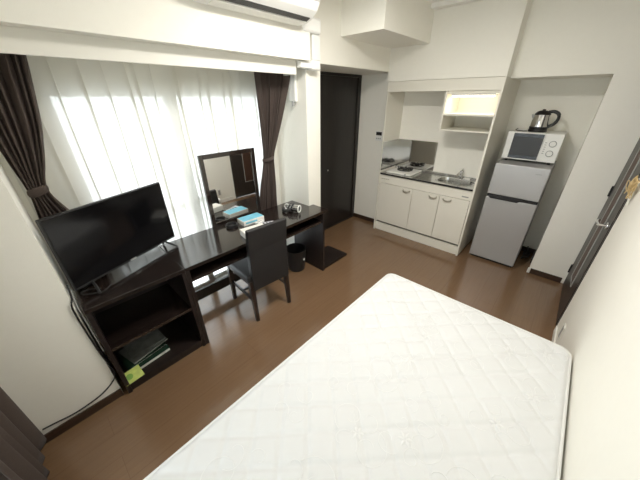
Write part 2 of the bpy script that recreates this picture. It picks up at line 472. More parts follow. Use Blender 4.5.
# near drape, hanging along the near wall
b = MB()
rnd = random.Random(4)
def nf(u, v):
    y = 1.675-.46*u; z = .035+2.10*v
    a = .055*(.75+.25*(1-v))
    x = -.515+a*math.sin(2*PI*u*4.2+1.0)+.012*math.sin(2*PI*u*3.1+2*v)
    return (x, y+.02*math.sin(2*PI*u*8.4+.6), z)
b.grid(nf, 130, 30)
o = fin(b.build('drape_curtain', DRAPE), .003)
tag(o, 'dark brown drape hanging down to the floor in front of the near wall', 'curtain', 'brown drapes')
cr = MB(); cr.cyl((-.515, .10, 2.15), (-.515, 1.69, 2.15), .012)
o = cr.build('curtain_rail', WPL); tag(o, 'white curtain rail over the near drape', 'curtain rail')
def sheer(x0, x1, sd, label, flare, yy):
    """flat stretches of voile broken by narrow Z-folds, so three layers overlap in each fold"""
    rnd = random.Random(sd); n = 9
    wd_ = [rnd.uniform(.6, 1.5) for _ in range(n)]; tot = sum(wd_)
    edges = [0]
    for q in wd_: edges.append(edges[-1]+q/tot)
    zf = [rnd.uniform(.006, .024) for _ in range(n)]; sk = [rnd.uniform(-.4, .4) for _ in range(n)]
    b = MB(); M_ = 16
    def f(u, v):
        z = .63+1.31*v; t = u*n; i = int(min(t, n-1e-6)); fr = t-i
        xa, xb = edges[i], edges[i+1]
        w_ = zf[i]*(.55+.45*v+.25*math.sin(3*v+sk[i]*6))
        if fr < .62: k = fr/.62; dx = (xb-xa)*(x1-x0)*k; dy = .010*math.sin(PI*k)-.006*k
        elif fr < .81: k = (fr-.62)/.19; dx = (xb-xa)*(x1-x0)-w_*k; dy = -.006+.014*math.sin(PI*k*.5)
        else: k = (fr-.81)/.19; dx = (xb-xa)*(x1-x0)-w_*(1-k); dy = .008*(1-k)+.006*math.sin(PI*k)
        return (x0+(x1-x0)*xa+dx+.006*math.sin(5*v+i)*v, yy+dy+.006*math.sin(2*PI*u*2.3+2*v), z)
    b.grid(f, n*M_, 40)
    o = b.build('sheer_curtain', SHEER)
    return tag(o, label, 'sheer curtain', 'white sheer curtains')
sheer(-.06, .905, 5, 'white sheer curtain panel hanging behind the television', 0, 2.235)
sheer(.885, 1.84, 8, 'white sheer curtain panel hanging behind the mirror', 0, 2.293)

# ------------------------------------------------------------------ low open cabinet (television stand)
t = thing('open_cabinet', 'dark espresso open cabinet with one shelf under the television', 'cabinet', (.21, 1.90, 0))
box(-.06, .476, 1.66, 2.13, .698, .725, bev=.002).build('cabinet_top', ESP, t)
box(-.06, -.036, 1.665, 2.125, 0, .698, bev=.0015).build('side_panel', ESPD, t)
box(.452, .476, 1.665, 2.125, 0, .698, bev=.0015).build('side_panel', ESPD, t)
box(-.036, .452, 1.675, 2.11, .372, .392, bev=.0015).build('shelf', ESP, t)
b = box(-.036, .452, 1.668, 2.11, .045, .067, bev=.0015); b.box(-.036, .452, 1.678, 1.695, 0, .045)
b.build('bottom_board', ESPD, t)
box(-.036, .452, 2.11, 2.122, 0, .698).build('back_panel', ESPD, t)

# ------------------------------------------------------------------ desk
t = thing('desk', 'long dark espresso desk with an under shelf, below the mirror', 'desk', (1.19, 1.90, 0))
box(.479, 1.925, 1.66, 2.13, .698, .725, bev=.002).build('desktop', ESP, t)
box(.479, .505, 1.668, 2.12, 0, .698, bev=.0015).build('side_panel', ESPD, t)
box(1.855, 1.88, 1.662, 2.12, 0, .698, bev=.0015).build('side_panel', ESPD, t)
box(.505, 1.855, 1.675, 2.06, .592, .612, bev=.0015).build('under_shelf', ESP, t)
box(.505, 1.855, 2.06, 2.075, .592, .698).build('shelf_back', ESPD, t)
box(.505, 1.855, 2.095, 2.118, .095, .195, bev=.0015).build('back_rail', ESPD, t)
box(1.881, 2.30, 1.672, 1.862, .004, .034, bev=.002).box(2.045, 2.30, 1.862, 1.97, .004, .034, bev=.002).build('base_board', ESPD, t)

# ------------------------------------------------------------------ mattress
MX0, MX1, MY0, MY1, MT, MBZ = -.27, 1.698, -.341, .795, .485, .235
t = thing('bed_mattress', 'big white quilted mattress filling the floor beside the right wall', 'mattress', ((MX0+MX1)/2, (MY0+MY1)/2, 0))
RC, RE = .055, .035
cx, cy, hx, hy = (MX0+MX1)/2, (MY0+MY1)/2, (MX1-MX0)/2, (MY1-MY0)/2
def sdf(x, y):
    qx, qy = abs(x-cx)-(hx-RC), abs(y-cy)-(hy-RC)
    return math.hypot(max(qx, 0), max(qy, 0))+min(max(qx, qy), 0)-RC
SP = .113
def quilt(x, y):
    a = (x+y)*.70711; b_ = (x-y)*.70711
    da = abs(((a-.045)/SP+.5) % 1-.5)*SP; db = abs(((b_+.03)/SP+.5) % 1-.5)*SP
    g = 1-math.exp(-(da/.011)**2); g2 = 1-math.exp(-(db/.010)**2)
    return .0065*(g-1)+.0042*(g2-1)+.003*math.sin(x*9+1)*math.sin(y*11)
def mtop(u, v):
    x = MX0+(MX1-MX0)*u; y = MY0+(MY1-MY0)*v
    qx, qy = abs(x-cx)-(hx-RC), abs(y-cy)-(hy-RC)
    if qx > 0 and qy > 0:
        l = math.hypot(qx, qy)
        if l > RC:
            qx *= RC/l; qy *= RC/l
            x = cx+math.copysign(hx-RC+qx, x-cx); y = cy+math.copysign(hy-RC+qy, y-cy)
    d = max(0., -sdf(x, y))
    z = MT-RE
    k = min(1, d/RE)
    z += RE*math.sqrt(max(0, 1-(1-k)**2))
    z += quilt(x, y)*min(1, d/.05)
    return (x, y, z)
b = MB(); b.grid(mtop, 280, 170)
TOPB = b; NTOP = len(b.bm.faces)
ring = rrect(MX0, MX1, MY0, MY1, RC, 8)
b = MB(); b.loft([[(p[0], p[1], z) for p in ring] for z in (MT-RE, MT-RE-.05, (MT+MBZ)/2, MBZ+.03)]+[[(cx+(p[0]-cx)*.99, cy+(p[1]-cy)*.985, MBZ) for p in ring]], cap1=True)
b.build('side_band', MATS, t)
b = MB(); b.tube([(cx+(p[0]-cx)*(1-.004/hx), cy+(p[1]-cy)*(1-.004/hy), MT-.016) for p in rrect(MX0, MX1, MY0, MY1, RC, 10)], .0075, 8, closed=True)
b.build('piping', MATS, t)
b = TOPB
rnd = random.Random(21)
def zt(x, y): return MT+quilt(x, y)+.0012
def curl(x, y, a, r, turns, sgn, w):
    pts = []
    n = int(26*turns)
    for i in range(n+1):
        k = i/n; th = a+sgn*2*PI*turns*k; rr = r*(1-.75*k)
        px, py = x+rr*math.cos(th), y+rr*math.sin(th)
        pts.append((px, py, zt(px, py)))
    b.tube(pts, w, 6, flat=.5)
spots = [(.55, .30), (.82, .12), (.72, .48), (1.02, .30), (1.22, .10), (1.38, .38), (1.12, .55), (1.45, -.08), (.38, .02), (.60, -.08), (.98, -.12), (.25, .35), (1.40, .62), (.20, .10), (.15, .55), (.46, .60), (.86, .66), (1.25, .30), (.90, .34), (1.58, .20), (1.55, -.24), (1.22, -.22), (.72, -.26), (.42, -.22), (.66, .14)]
for (x, y) in spots:
    a0 = rnd.uniform(0, 6.28)
    for q in range(4):
        a = a0+q*1.7; r = rnd.uniform(.035, .095); s_ = 1 if (q % 2) else -1
        curl(x+.07*math.cos(a), y+.07*math.sin(a), a+2.0, r, rnd.uniform(.6, 1.25), s_, .0017)
    for q in range(6 if rnd.random() < .45 else 0):
        a = a0+q*1.047; px, py = x+.016*math.cos(a), y+.016*math.sin(a)
        b.tube([(px-.012*math.cos(a), py-.012*math.sin(a), zt(px, py)), (px, py, zt(px, py)+.001), (px+.014*math.cos(a), py+.014*math.sin(a), zt(px, py))], [.002, .007, .001], 8, flat=.25)
b.bm.faces.ensure_lookup_table()
for i in range(NTOP, len(b.bm.faces)): b.bm.faces[i].material_index = 1
b.build('quilted_top', [MATT, EMB], t)
for x in (MX0+.12, cx, MX1-.12):
    for y in (MY0+.11, MY1-.11):
        b = MB(); b.lathe([(0, 0), (.022, 0), (.027, .12), (.030, MBZ+.002), (0, MBZ+.002)], (x, y, 0), 20); b.build('leg', ESPD, t)

# ------------------------------------------------------------------ television
tv = thing('television', 'black flat television standing at an angle on the open cabinet', 'television', (.268, 1.955, .725), math.atan2(.279, .648))
W, H0, H1 = .355, .048, .478
b = MB(); b.box(-W, W, -.012, .012, H0, H1, bev=.004); b.build('tv_frame', BLK, tv, local=True)
box(-W+.008, W-.008, -.0145, -.011, H0+.016, H1-.008).build('screen', BLKG, tv, local=True)
b = MB(); b.box(-.24, .24, .010, .050, H0+.03, H0+.24, bev=.012); b.build('back_housing', BLK, tv, local=True)
for sx in (-1, 1):
    b = MB()
    b.tube(smooth_path([(sx*.26, 0, H0+.004), (sx*.275, -.05, .03), (sx*.29, -.088, .007)]), .007, 8)
    b.tube(smooth_path([(sx*.26, 0, H0+.004), (sx*.275, .03, .025), (sx*.285, .052, .007)]), .007, 8)
    b.build('stand_foot', BLK, tv, local=True)
b = MB(); b.box(-.02, .02, -.015, -.012, H0+.002, H0+.012); b.build('maker_plate', GREYP, tv, local=True)
cb = MB(); P = smooth_path([(.10, 1.80, .737), (.06, 1.765, .735), (.02, 1.775, .735), (-.03, 1.80, .74), (-.035, 1.83, .742), (.0, 1.84, .737), (.05, 1.81, .733)])
cb.tube(P, .004, 8)
o = cb.build('tv_cable', CORDB); tag(o, 'black cable looped on the cabinet top in front of the television', 'cable')
cb = MB()
cb.tube(smooth_path([(-.0725, 1.80, .83), (-.074, 1.72, .82), (-.078, 1.688, .80), (-.094, 1.686, .745), (-.093, 1.687, .594), (-.086, 1.687, .40), (-.074, 1.684, .26), (-.072, 1.682, .20), (-.100, 1.689, .150), (-.153, 1.689, .112), (-.211, 1.689, .092), (-.31, 1.689, .082), (-.394, 1.689, .096), (-.445, 1.6885, .104)]), .0042, 8)
o = cb.build('power_cord', CORDB); tag(o, 'thin black cord running down beside the open cabinet and along the skirting', 'cord')
cb = MB()
cb.tube(smooth_path([(-.0665, 1.79, .80), (-.070, 1.72, .79), (-.0735, 1.69, .74), (-.071, 1.675, .66), (-.070, 1.676, .50), (-.068, 1.68, .40)]), .0035, 8)
o = cb.build('antenna_cord', CORDG); tag(o, 'thin grey cord hanging at the wall corner behind the television', 'cord')

# ------------------------------------------------------------------ mirror
m = thing('table_mirror', 'dark framed rectangular mirror standing upright on the desk', 'mirror', (1.172, 2.115, .725), R(0))
X, Z0, Z1, F = .256, .0, .612, .036
b = MB()
b.box(-X, -X+F, -.012, .012, Z0, Z1, bev=.003); b.box(X-F, X, -.012, .012, Z0, Z1, bev=.003)
b.box(-X+F, X-F, -.012, .012, Z0, Z0+F, bev=.003); b.box(-X+F, X-F, -.012, .012, Z1-F, Z1, bev=.003)
b.build('mirror_frame', ESP, m, local=True)
box(-X+F-.004, X-F+.004, -.004, .003, Z0+F-.004, Z1-F+.004).build('mirror_glass', MIRR, m, local=True)
box(-X+.02, X-.02, .006, .0125, Z0+.02, Z1-.02).build('backing_board', ESPD, m, local=True)

# ------------------------------------------------------------------ things on the desk
def rbox(name, label, cat, c, size, rz, parts):
    o = thing(name, label, cat, c, rz); return o
t = thing('tissue_box', 'white cardboard box lying on the desk behind the chair back', 'box', (1.095, 1.748, .725), R(-9))
box(-.102, .102, -.055, .055, 0, .052, bev=.003).build('carton', WCARD, t, local=True)
b = MB(); b.lathe([(.0, .0), (1, .0), (1, .0012), (0, .0012)], (0, 0, 0), 28)
for v in b.bm.verts: v.co = Vector((v.co.x*.06, v.co.y*.018, v.co.z+.0515))
b.build('opening', WPL2, t, local=True)
t = thing('tissue_box', 'pale blue and white flat box lying in front of the mirror', 'box', (1.225, 1.985, .725), R(-3))
box(-.106, .106, -.058, .058, 0, .043, bev=.003).build('carton', WCARD, t, local=True)
b = box(-.101, .101, -.053, .053, .0425, .0442); b.box(-.085, .03, -.0595, -.0575, .014, .030)
b.build('printed_label', BLUE, t, local=True)
b = MB(); b.lathe([(0, .004), (.036, .004), (.040, .016), (.043, .026), (.049, .026), (.052, .018), (.048, .0), (0, 0)], (1.045, 2.015, .725), 32)
o = b.build('ashtray', BLK); tag(o, 'small round black dish on the desk beside the blue box', 'dish')
b = MB(); b.box(-.075, .075, -.035, .035, 0, .004, bev=.001, M=Matrix.Translation((1.285, 1.835, .725)) @ Matrix.Rotation(R(-20), 4, 'Z'))
lf = b.build('leaflet', LILAC); tag(lf, 'small pale printed leaflet lying beside the white box', 'leaflet')
b = MB()
for q in range(4):
    b.box(-.06+.03*q, -.045+.03*q, -.025, .025, .004, .0048, M=Matrix.Translation((1.285, 1.835, .725)) @ Matrix.Rotation(R(-20), 4, 'Z'))
b.build('printed_lines', BLK, lf)
b = MB(); b.box(-.045, .045, -.02, .02, 0, .018, bev=.004, M=Matrix.Translation((1.255, 1.895, .725)) @ Matrix.Rotation(R(15), 4, 'Z'))
o = b.build('remote_control', WPL); 
tag(o, 'small white remote between the leaflet and the blue box', 'remote control')
b = MB()
for q in range(3): b.box(-.03+.022*q, -.018+.022*q, -.008, .008, .018, .0195, M=Matrix.Translation((1.255, 1.895, .725)) @ Matrix.Rotation(R(15), 4, 'Z'))
b.build('button_pad', GREYP, o)
# folded hair dryer with its cord wound round
t = thing('hair_dryer', 'small silver and black hair dryer lying on the desk near the door', 'hair dryer', (1.645, 1.865, .725), R(-70))
b = MB(); b.cyl((-.055, 0, .040), (.060, 0, .040), .033, .036, bev=.004); b.build('barrel', CHROME, t, local=True)
b = MB(); b.tube([(.062, .032*math.cos(a), .040+.032*math.sin(a)) for a in [2*PI*i/24 for i in range(24)]], .007, 8, closed=True); b.build('nozzle_ring', WPL, t, local=True)
b = MB(); b.cyl((.052, 0, .040), (.0605, 0, .040), .029); b.build('nozzle_grille', BLK, t, local=True)
b = MB(); b.tube(smooth_path([(-.02, -.02, .030), (-.06, -.055, .022), (-.09, -.045, .020), (-.115, .0, .020)]), .016, 10); b.build('handle', BLK, t, local=True)
b = MB()
for q, rr in ((0, .040), (1, .041)):
    b.tube([(-.015-.03*q+.012*math.sin(a), rr*math.cos(a), .042+rr*.95*math.sin(a)) for a in [2*PI*i/24 for i in range(24)]], .0045, 6, closed=True)
b.build('cord', BLK, t, local=True)
b = MB(); b.tube([(-.085+.028*math.cos(a), .02, .036+.028*math.sin(a)) for a in [2*PI*i/20 for i in range(20)]], .006, 8, closed=True); b.build('hanging_ring', WPL, t, local=True)

# ------------------------------------------------------------------ books in the cabinet
z0 = .0672
def book(c, sx, sy, z, h, rz, cover, label, name='book', cat='book'):
    t = thing(name, label, cat, (c[0], c[1], z), R(rz), group='books and magazines stacked in the cabinet')
    b = MB(); b.box(-sx/2, sx/2, -sy/2, sy/2, h-.002, h, bev=.0006); b.box(-sx/2, sx/2, -sy/2, sy/2, 0, .002); b.box(-sx/2, sx/2, sy/2-.002, sy/2, 0, h)
    b.build('cover', cover, t, local=True)
    box(-sx/2+.003, sx/2-.003, -sy/2+.003, sy/2-.003, .002, h-.002).build('pages', PAPER, t, local=True)
    return t
book((.115, 1.845), .262, .21, z0, .026, 6, DGREEN, 'thick dark green book with white page edges at the bottom of the cabinet stack')
book((.115, 1.862), .25, .17, z0+.0262, .009, 10, DGREEN, 'thin dark green booklet between the thick book and the grey magazines', 'booklet')
book((.13, 1.90), .25, .20, z0+.0355, .010, 14, GREYC, 'grey glossy magazine lying crooked on the dark booklet', 'magazine', 'magazine')
book((.145, 1.93), .235, .18, z0+.0458, .006, 4, GREYC, 'grey magazine on top of the stack at the back of the cabinet', 'magazine', 'magazine')
t = thing('leaflet_card', 'small yellow green card leaning on the cabinet edge before the books', 'card', (.0, 1.684, z0), R(6))
M0 = Matrix.Rotation(R(-58), 4, 'X')
b = MB(); b.box(-.055, .055, 0, .006, .003, .085, M=M0); 
for v in b.bm.verts: v.co += Vector((0, -.018, .004))
b.build('card', YGREEN, t, local=True)
b = MB(); b.lathe([(0, 0), (.02, 0), (.02, .0015), (0, .0015)], (0, 0, 0), 20)
for v in b.bm.verts: v.co = (Matrix.Rotation(R(-58), 4, 'X') @ Matrix.Translation((-.018, -.0002, .045)) @ Matrix.Rotation(R(90), 4, 'X')) @ v.co + Vector((0, -.018, .004))
b.build('printed_mark', GREEN, t, local=True)

# ------------------------------------------------------------------ chair
t = thing('dining_chair', 'black leatherette chair with dark wooden legs pushed to the desk', 'chair', (1.082, 1.575, 0), R(-4))
b = MB(); b.box(-.20, .20, .01, .43, .395, .465, bev=.018, seg=3); b.build('seat', LEATH, t, local=True)
b = MB()
def bk(u, v):
    return None
prof = [(-.010, .315), (.040, .315), (.045, .50), (.030, .70), (.005, .865), (-.010, .877), (-.030, .873), (-.033, .86), (-.012, .68), (-.008, .48)]
b.prism(prof, 'x', -.165, .190, bev=.006)
b.build('backrest', LEATH, t, local=True)
b = MB(); b.tube([(-.162, -.018, .872), (0, -.018, .874), (.187, -.018, .872)], .004, 8); b.build('seam', LEATH, t, local=True)
for sx in (-1, 1):
    b = MB(); b.loft([[(sx*.172+dx*h_, y+dy*h_, z) for dx, dy in ((-1, -1), (1, -1), (1, 1), (-1, 1))] for y, z, h_ in ((.022, .40, .017), (.018, .30, .019), (-.005, .0, .014))], True, True)
    b.build('leg', CHLEG, t, local=True)
    b = MB(); b.loft([[(sx*.175+dx*h_, y+dy*h_, z) for dx, dy in ((-1, -1), (1, -1), (1, 1), (-1, 1))] for y, z, h_ in ((.395, .40, .019), (.398, .30, .019), (.405, .0, .014))], True, True)
    b.build('leg', CHLEG, t, local=True)
    b = MB(); b.box(sx*.172-.009, sx*.172+.009, .015, .40, .195, .22, bev=.002); b.build('stretcher', CHLEG, t, local=True)
box(-.17, .17, .195, .213, .198, .217, bev=.002).build('stretcher', CHLEG, t, local=True)
b = MB(); b.box(-.185, .185, .03, .415, .365, .397); b.build('seat_frame', CHLEG, t, local=True)

# ------------------------------------------------------------------ waste bin
t = thing('waste_bin', 'small round black waste bin under the desk', 'bin', (1.70, 1.93, 0))
b = MB(); b.lathe([(0, .0), (.085, 0), (.092, .01), (.115, .255), (.119, .262), (.113, .262), (.109, .25), (.086, .012), (0, .010)], (1.70, 1.93, 0), 36); b.build('bin_body', BLK, t)
b = MB(); b.cyl((1.722, 1.829, .15), (1.7235, 1.8235, .15), .014); b.build('sticker', WPL, t)

# ------------------------------------------------------------------ air conditioner and its pipe covers
t = thing('air_conditioner', 'white wall air conditioner above the window under the ceiling', 'air conditioner', (1.37, 1.66, 2.18))
AX0, AX1 = .915, 1.70
prof = [(1.769, 2.182), (1.690, 2.186), (1.632, 2.200), (1.578, 2.238), (1.556, 2.272), (1.548, 2.31), (1.548, 2.43), (1.565, 2.455), (1.769, 2.455)]
b = MB(); b.prism(prof, 'x', AX0, AX1, bev=.006); b.build('casing', WPL, t)
b = MB(); b.prism([(1.745, 2.182), (1.665, 2.190), (1.664, 2.185), (1.745, 2.177)], 'x', AX0+.07, AX1-.05, bev=.001); b.build('louver', WPL2, t)
b = MB(); b.prism([(1.655, 2.195), (1.622, 2.208), (1.619, 2.203), (1.653, 2.190)], 'x', AX0+.05, AX1-.03); b.build('air_outlet', BLK, t)
b = MB(); b.box(AX0+.01, AX1-.01, 1.541, 1.549, 2.285, 2.44, bev=.003); b.build('front_panel', WPL, t)
t = thing('pipe_cover', 'white angled pipe cover dropping from the air conditioner to the pelmet', 'pipe cover', (1.90, 1.82, 1.94))
b = MB(); b.box(1.865, 1.960, 1.785, 1.853, 1.99, 2.17, bev=.010, seg=3); b.build('vertical_duct', WPL, t)
b = MB(); b.box(1.74, 1.945, 1.755, 1.853, 2.16, 2.265, bev=.025, seg=3); b.build('elbow', WPL, t)
b = MB(); b.box(1.860, 1.964, 1.785, 1.862, 1.925, 1.995, bev=.014, seg=3); b.build('lower_elbow', WPL, t)
b = MB(); b.box(1.748, 1.865, 1.80, 1.853, 1.935, 1.983, bev=.008, seg=2); b.build('horizontal_duct', WPL, t)
t = thing('pipe_sleeve', 'short white pipe cover hanging beside the far brown drape', 'pipe cover', (1.835, 2.03, 1.65))
b = MB(); b.box(1.825, 1.858, 1.965, 2.06, 1.69, 1.975, bev=.016, seg=3); b.build('duct', WPL, t)
b = MB(); b.cyl((1.842, 2.015, 1.655), (1.842, 2.015, 1.70), .014, .016); b.build('end_collar', GREYP, t)

# ------------------------------------------------------------------ kitchen
KF = 3.205
t = thing('kitchen_surround', 'ivory panels framing the built-in kitchen, with a plain header', 'kitchen surround', (3.42, 1.26, 0))
box(3.198, 3.622, 1.838, 1.857, 0, 1.888, bev=.001).build('side_panel', KIT, t)
box(3.198, 3.898, .657, .676, 0, 1.888, bev=.001).build('side_panel', KIT, t)
box(3.200, 3.218, .676, 1.838, 1.782, 1.887, bev=.001).build('header_board', KIT, t)
t = thing('kitchen_cabinet', 'ivory kitchen base cabinet with three doors under the sink counter', 'cabinet', (3.41, 1.26, 0))
b = MB(); b.box(3.245, 3.62, .680, 1.834, .10, .686); b.build('carcass', GAPM, t)
box(3.212, 3.235, .680, 1.834, .702, .816, bev=.002).build('control_panel', KIT, t)
box(3.222, 3.24, .680, 1.834, .0, .112, bev=.001).build('toe_kick', KIT, t)
for y0, y1, hy_ in ((1.357, 1.832, 1.432), (1.012, 1.353, 1.09), (.682, 1.008, .92)):
    d = box(KF, 3.225, y0, y1, .146, .698, bev=.002).build('cabinet_door', KITD, t)
    b = MB(); b.tube(smooth_path([(KF+.002, hy_+.046, .668), (KF-.016, hy_+.036, .658), (KF-.022, hy_, .650), (KF-.016, hy_-.036, .658), (KF+.002, hy_-.046, .668)]), .0065, 8, flat=1.5)
    b.build('handle', HNDL, d)
b = MB(); b.box(3.2105, 3.213, .705, .775, .728, .742); b.build('maker_plate', GREYP, t)
b = MB()
for q in range(4): b.box(3.2105, 3.213, 1.70+.03*q, 1.72+.03*q, .752, .764)
b.build('vent_slots', HNDL, t)
# stainless worktop with a sink
t = thing('kitchen_counter', 'stainless steel counter with a sink set over the ivory cabinet', 'counter', (3.41, 1.26, .82))
SX0, SX1, SY0, SY1 = 3.285, 3.545, .735, 1.135
b = MB(); zt0, zt1 = .820, .836
b.box(3.198, SX0, .678, 1.8325, zt0, zt1, bev=.002); b.box(SX1, 3.622, .678, 1.8325, zt0, zt1)
b.box(SX0, SX1, .678, SY0, zt0, zt1); b.box(SX0, SX1, SY1, 1.8325, zt0, zt1)
b.box(3.600, 3.622, .678, 1.8325, zt1, .862, bev=.004)
b.build('worktop', STEEL, t)
b = MB()
def rr(x0, x1, y0, y1, r, z): return [(p[0], p[1], z) for p in rrect(x0, x1, y0, y1, r, 6)]
b.loft([rr(SX0-.012, SX1+.012, SY0-.012, SY1+.012, .085, .8365), rr(SX0-.008, SX1+.008, SY0-.008, SY1+.008, .085, .840), rr(SX0+.006, SX1-.006, SY0+.006, SY1-.006, .080, .837),
        rr(SX0+.014, SX1-.014, SY0+.014, SY1-.014, .078, .80), rr(SX0+.025, SX1-.025, SY0+.025, SY1-.025, .07, .700), rr(SX0+.05, SX1-.05, SY0+.05, SY1-.05, .05, .692)], cap1=True)
b.loft([rr(SX0-.0005, SX1+.0005, SY0-.0005, SY1+.0005, .002, .8362), rr(SX0-.003, SX1+.003, SY0-.003, SY1+.003, .08, .8368)])
b.build('sink_basin', STEEL, t)
b = MB(); b.lathe([(0, 0), (.04, 0), (.042, .003), (.03, .005), (0, .003)], (3.44, .93, .692), 24); b.build('drain', CHROME, t)
b = MB(); b.box(3.1955, 3.1992, .68, 1.832, .815, .832); b.build('front_edge', BLK, t)
# faucet
t = thing('kitchen_faucet', 'chrome and white faucet standing behind the sink', 'faucet', (3.575, .93, .8365))
b = MB(); b.cyl((3.575, .93, .8365), (3.575, .93, .90), .020, .018, bev=.003)
b.tube(smooth_path([(3.575, .93, .885), (3.53, .935, .915), (3.48, .94, .912), (3.44, .945, .885)]), .011, 12)
b.build('spout', CHROME, t)
b = MB(); b.cyl((3.575, .93, .898), (3.575, .93, .935), .021, .019, bev=.005); b.tube(smooth_path([(3.575, .93, .93), (3.56, .92, .955), (3.53, .915, .965)]), .008, 10); b.build('lever', CHROME, t)
b = MB(); b.box(3.42, 3.47, .84, .92, .838, .853, bev=.006); 
sp = b.build('sink_strainer', WPL); 
for v in sp.data.vertices: pass
sp.location = (3.578, .86, .8385); tag(sp, 'small white soap holder behind the sink next to the faucet', 'soap holder')
# stove
t = thing('gas_stove', 'white single burner stove set on the counter before the steel backsplash', 'stove', (3.42, 1.60, .836))
b = MB(); b.box(3.245, 3.58, 1.425, 1.775, .838, .862, bev=.010, seg=3); b.build('stove_top', WENAM, t)
b = MB(); b.lathe([(0, .004), (.085, .004), (.092, .0), (.098, .0), (.098, .003), (0, .006)], (3.43, 1.60, .862), 32); b.build('drip_pan', CHROME, t)
b = MB(); b.lathe([(0, 0), (.030, 0), (.034, .012), (.030, .020), (0, .022)], (3.43, 1.60, .866), 24); b.build('burner', BLKM, t)
b = MB()
b.tube([(3.43+.095*math.cos(a), 1.60+.095*math.sin(a), .872) for a in [2*PI*i/32 for i in range(32)]], .006, 8, closed=True)
for q in range(5):
    a = q*2*PI/5+.3; c_, s_ = math.cos(a), math.sin(a)
    b.tube([(3.43+.098*c_, 1.60+.098*s_, .866), (3.43+.098*c_, 1.60+.098*s_, .893), (3.43+.035*c_, 1.60+.035*s_, .895)], .0065, 8)
b.build('pan_support', BLKM, t)
b = MB(); b.cyl((3.248, 1.50, .851), (3.236, 1.50, .851), .010, n=16); b.build('control_knob', GREYP, t)
# backsplash
t = thing('backsplash', 'mirror polished steel sheet bent round the corner behind the stove', 'backsplash', (3.42, 1.58, .862))
box(3.6185, 3.6215, 1.295, 1.836, .864, 1.222).build('back_sheet', SPLASH, t)
box(3.205, 3.6215, 1.8335, 1.8375, .864, 1.222).build('side_sheet', SPLASH, t)
# open wall shelf with its lamp
t = thing('wall_shelf', 'open white two-tier shelf hung above the sink with its lamp lit', 'shelf', (3.41, .92, 1.40))
b = MB(); b.box(3.200, 3.622, 1.150, 1.170, 1.403, 1.780, bev=.001); b.build('side_panel', KIT, t)
box(3.220, 3.622, .677, 1.150, 1.755, 1.780).build('top_board', KIT, t)
box(3.205, 3.622, .677, 1.150, 1.553, 1.572, bev=.001).build('shelf_board', KIT, t)
box(3.215, 3.622, .677, 1.150, 1.403, 1.416, bev=.001).build('shelf_board', KIT, t)
box(3.614, 3.622, .677, 1.150, 1.403, 1.78).build('back_board', KIT, t)
b = MB(); b.box(3.232, 3.268, .71, 1.12, 1.738, 1.756, bev=.004); b.build('lamp_housing', WPL, t)
b = MB(); b.cyl((3.252, .72, 1.734), (3.252, 1.11, 1.734), .007, n=12); b.build('lamp_tube', TUBEM, t)
# controller on the return wall
t = thing('wall_controller', 'small white controller with a dark display on the wall beside the kitchen', 'controller', (3.37, 2.007, 1.205))
b = MB(); b.box(3.364, 3.380, 1.955, 2.06, 1.205, 1.325, bev=.004); b.build('housing', WPL, t)
b = MB(); b.box(3.3625, 3.3650, 1.965, 2.05, 1.275, 1.318); b.build('display', BLK, t)
b = MB()
for q in range(3): b.box(3.3620, 3.3645, 1.975+.026*q, 1.991+.026*q, 1.228, 1.243)
b.build('button_row', GREYP, t)

# ------------------------------------------------------------------ fridge, microwave, kettle
t = thing('refrigerator', 'silver grey two-door refrigerator standing in the niche', 'refrigerator', (3.6, .33, 0))
box(3.355, 3.85, .103, .560, .03, 1.118, bev=.006).build('fridge_body', FRSIDE, t)
d = box(3.318, 3.355, .100, .562, .795, 1.120, bev=.008, seg=3).build('freezer_door', FRID, t)
d2_ = box(3.318, 3.355, .100, .562, .030, .762, bev=.008, seg=3).build('fridge_door', FRID, t)
b = MB(); b.box(3.330, 3.354, .105, .557, .763, .794); b.build('door_gap', BLK, t)
b = MB(); b.prism([(.558, .793), (.52, .750), (.27, .750), (.235, .780), (.235, .793)], 'x', 3.310, 3.332, bev=.003); b.build('grip', BLK, t)
b = MB(); b.box(3.340, 3.37, .115, .548, .004, .030); b.build('plinth', BLK, t)
for x, y in ((3.38, .13), (3.38, .53), (3.82, .13), (3.82, .53)):
    b = MB(); b.cyl((x, y, 0), (x, y, .032), .016, n=16); b.build('foot', BLK, t)
b = MB(); b.box(3.3165, 3.3185, .155, .205, 1.055, 1.063); b.build('badge', GREYP, t)
t = thing('microwave_oven', 'white microwave oven with a dark window on top of the refrigerator', 'microwave', (3.7, .335, 1.12))
MX, mz0, mz1, my0, my1 = 3.53, 1.142, 1.408, .108, .565
box(MX+.02, 3.87, my0, my1, mz0, mz1, bev=.006).build('casing', WPL, t)
dd = box(MX, MX+.022, my0+.145, my1, mz0, mz1, bev=.004).build('oven_door', WPL, t)
box(MX-.002, MX+.004, my0+.150, my1-.055, mz0+.012, mz1-.010, bev=.001).build('door_glass', BLKG, dd)
box(MX-.0035, MX+.002, my0+.152, my1-.057, mz0+.040, mz1-.042).build('viewing_window', MWIN, dd)
pn = box(MX, MX+.022, my0, my0+.143, mz0, mz1, bev=.004).build('control_panel', WPL, t)
for z in (mz0+.175, mz0+.085):
    b = MB(); b.cyl((MX+.002, my0+.065, z), (MX-.004, my0+.065, z), .030, n=28); b.build('dial_ring', GREYP, pn)
    b = MB(); b.cyl((MX+.002, my0+.065, z), (MX-.018, my0+.065, z), .025, .022, n=28, bev=.003); b.box(MX-.021, MX-.017, my0+.062, my0+.068, z-.018, z+.018); b.build('knob', WPL, pn)
b = MB()
for q in range(6): b.box(MX-.0008, MX+.001, my0+.112, my0+.128, mz0+.08+.020*q, mz0+.086+.020*q)
b.build('printed_scale', GREYP, pn)
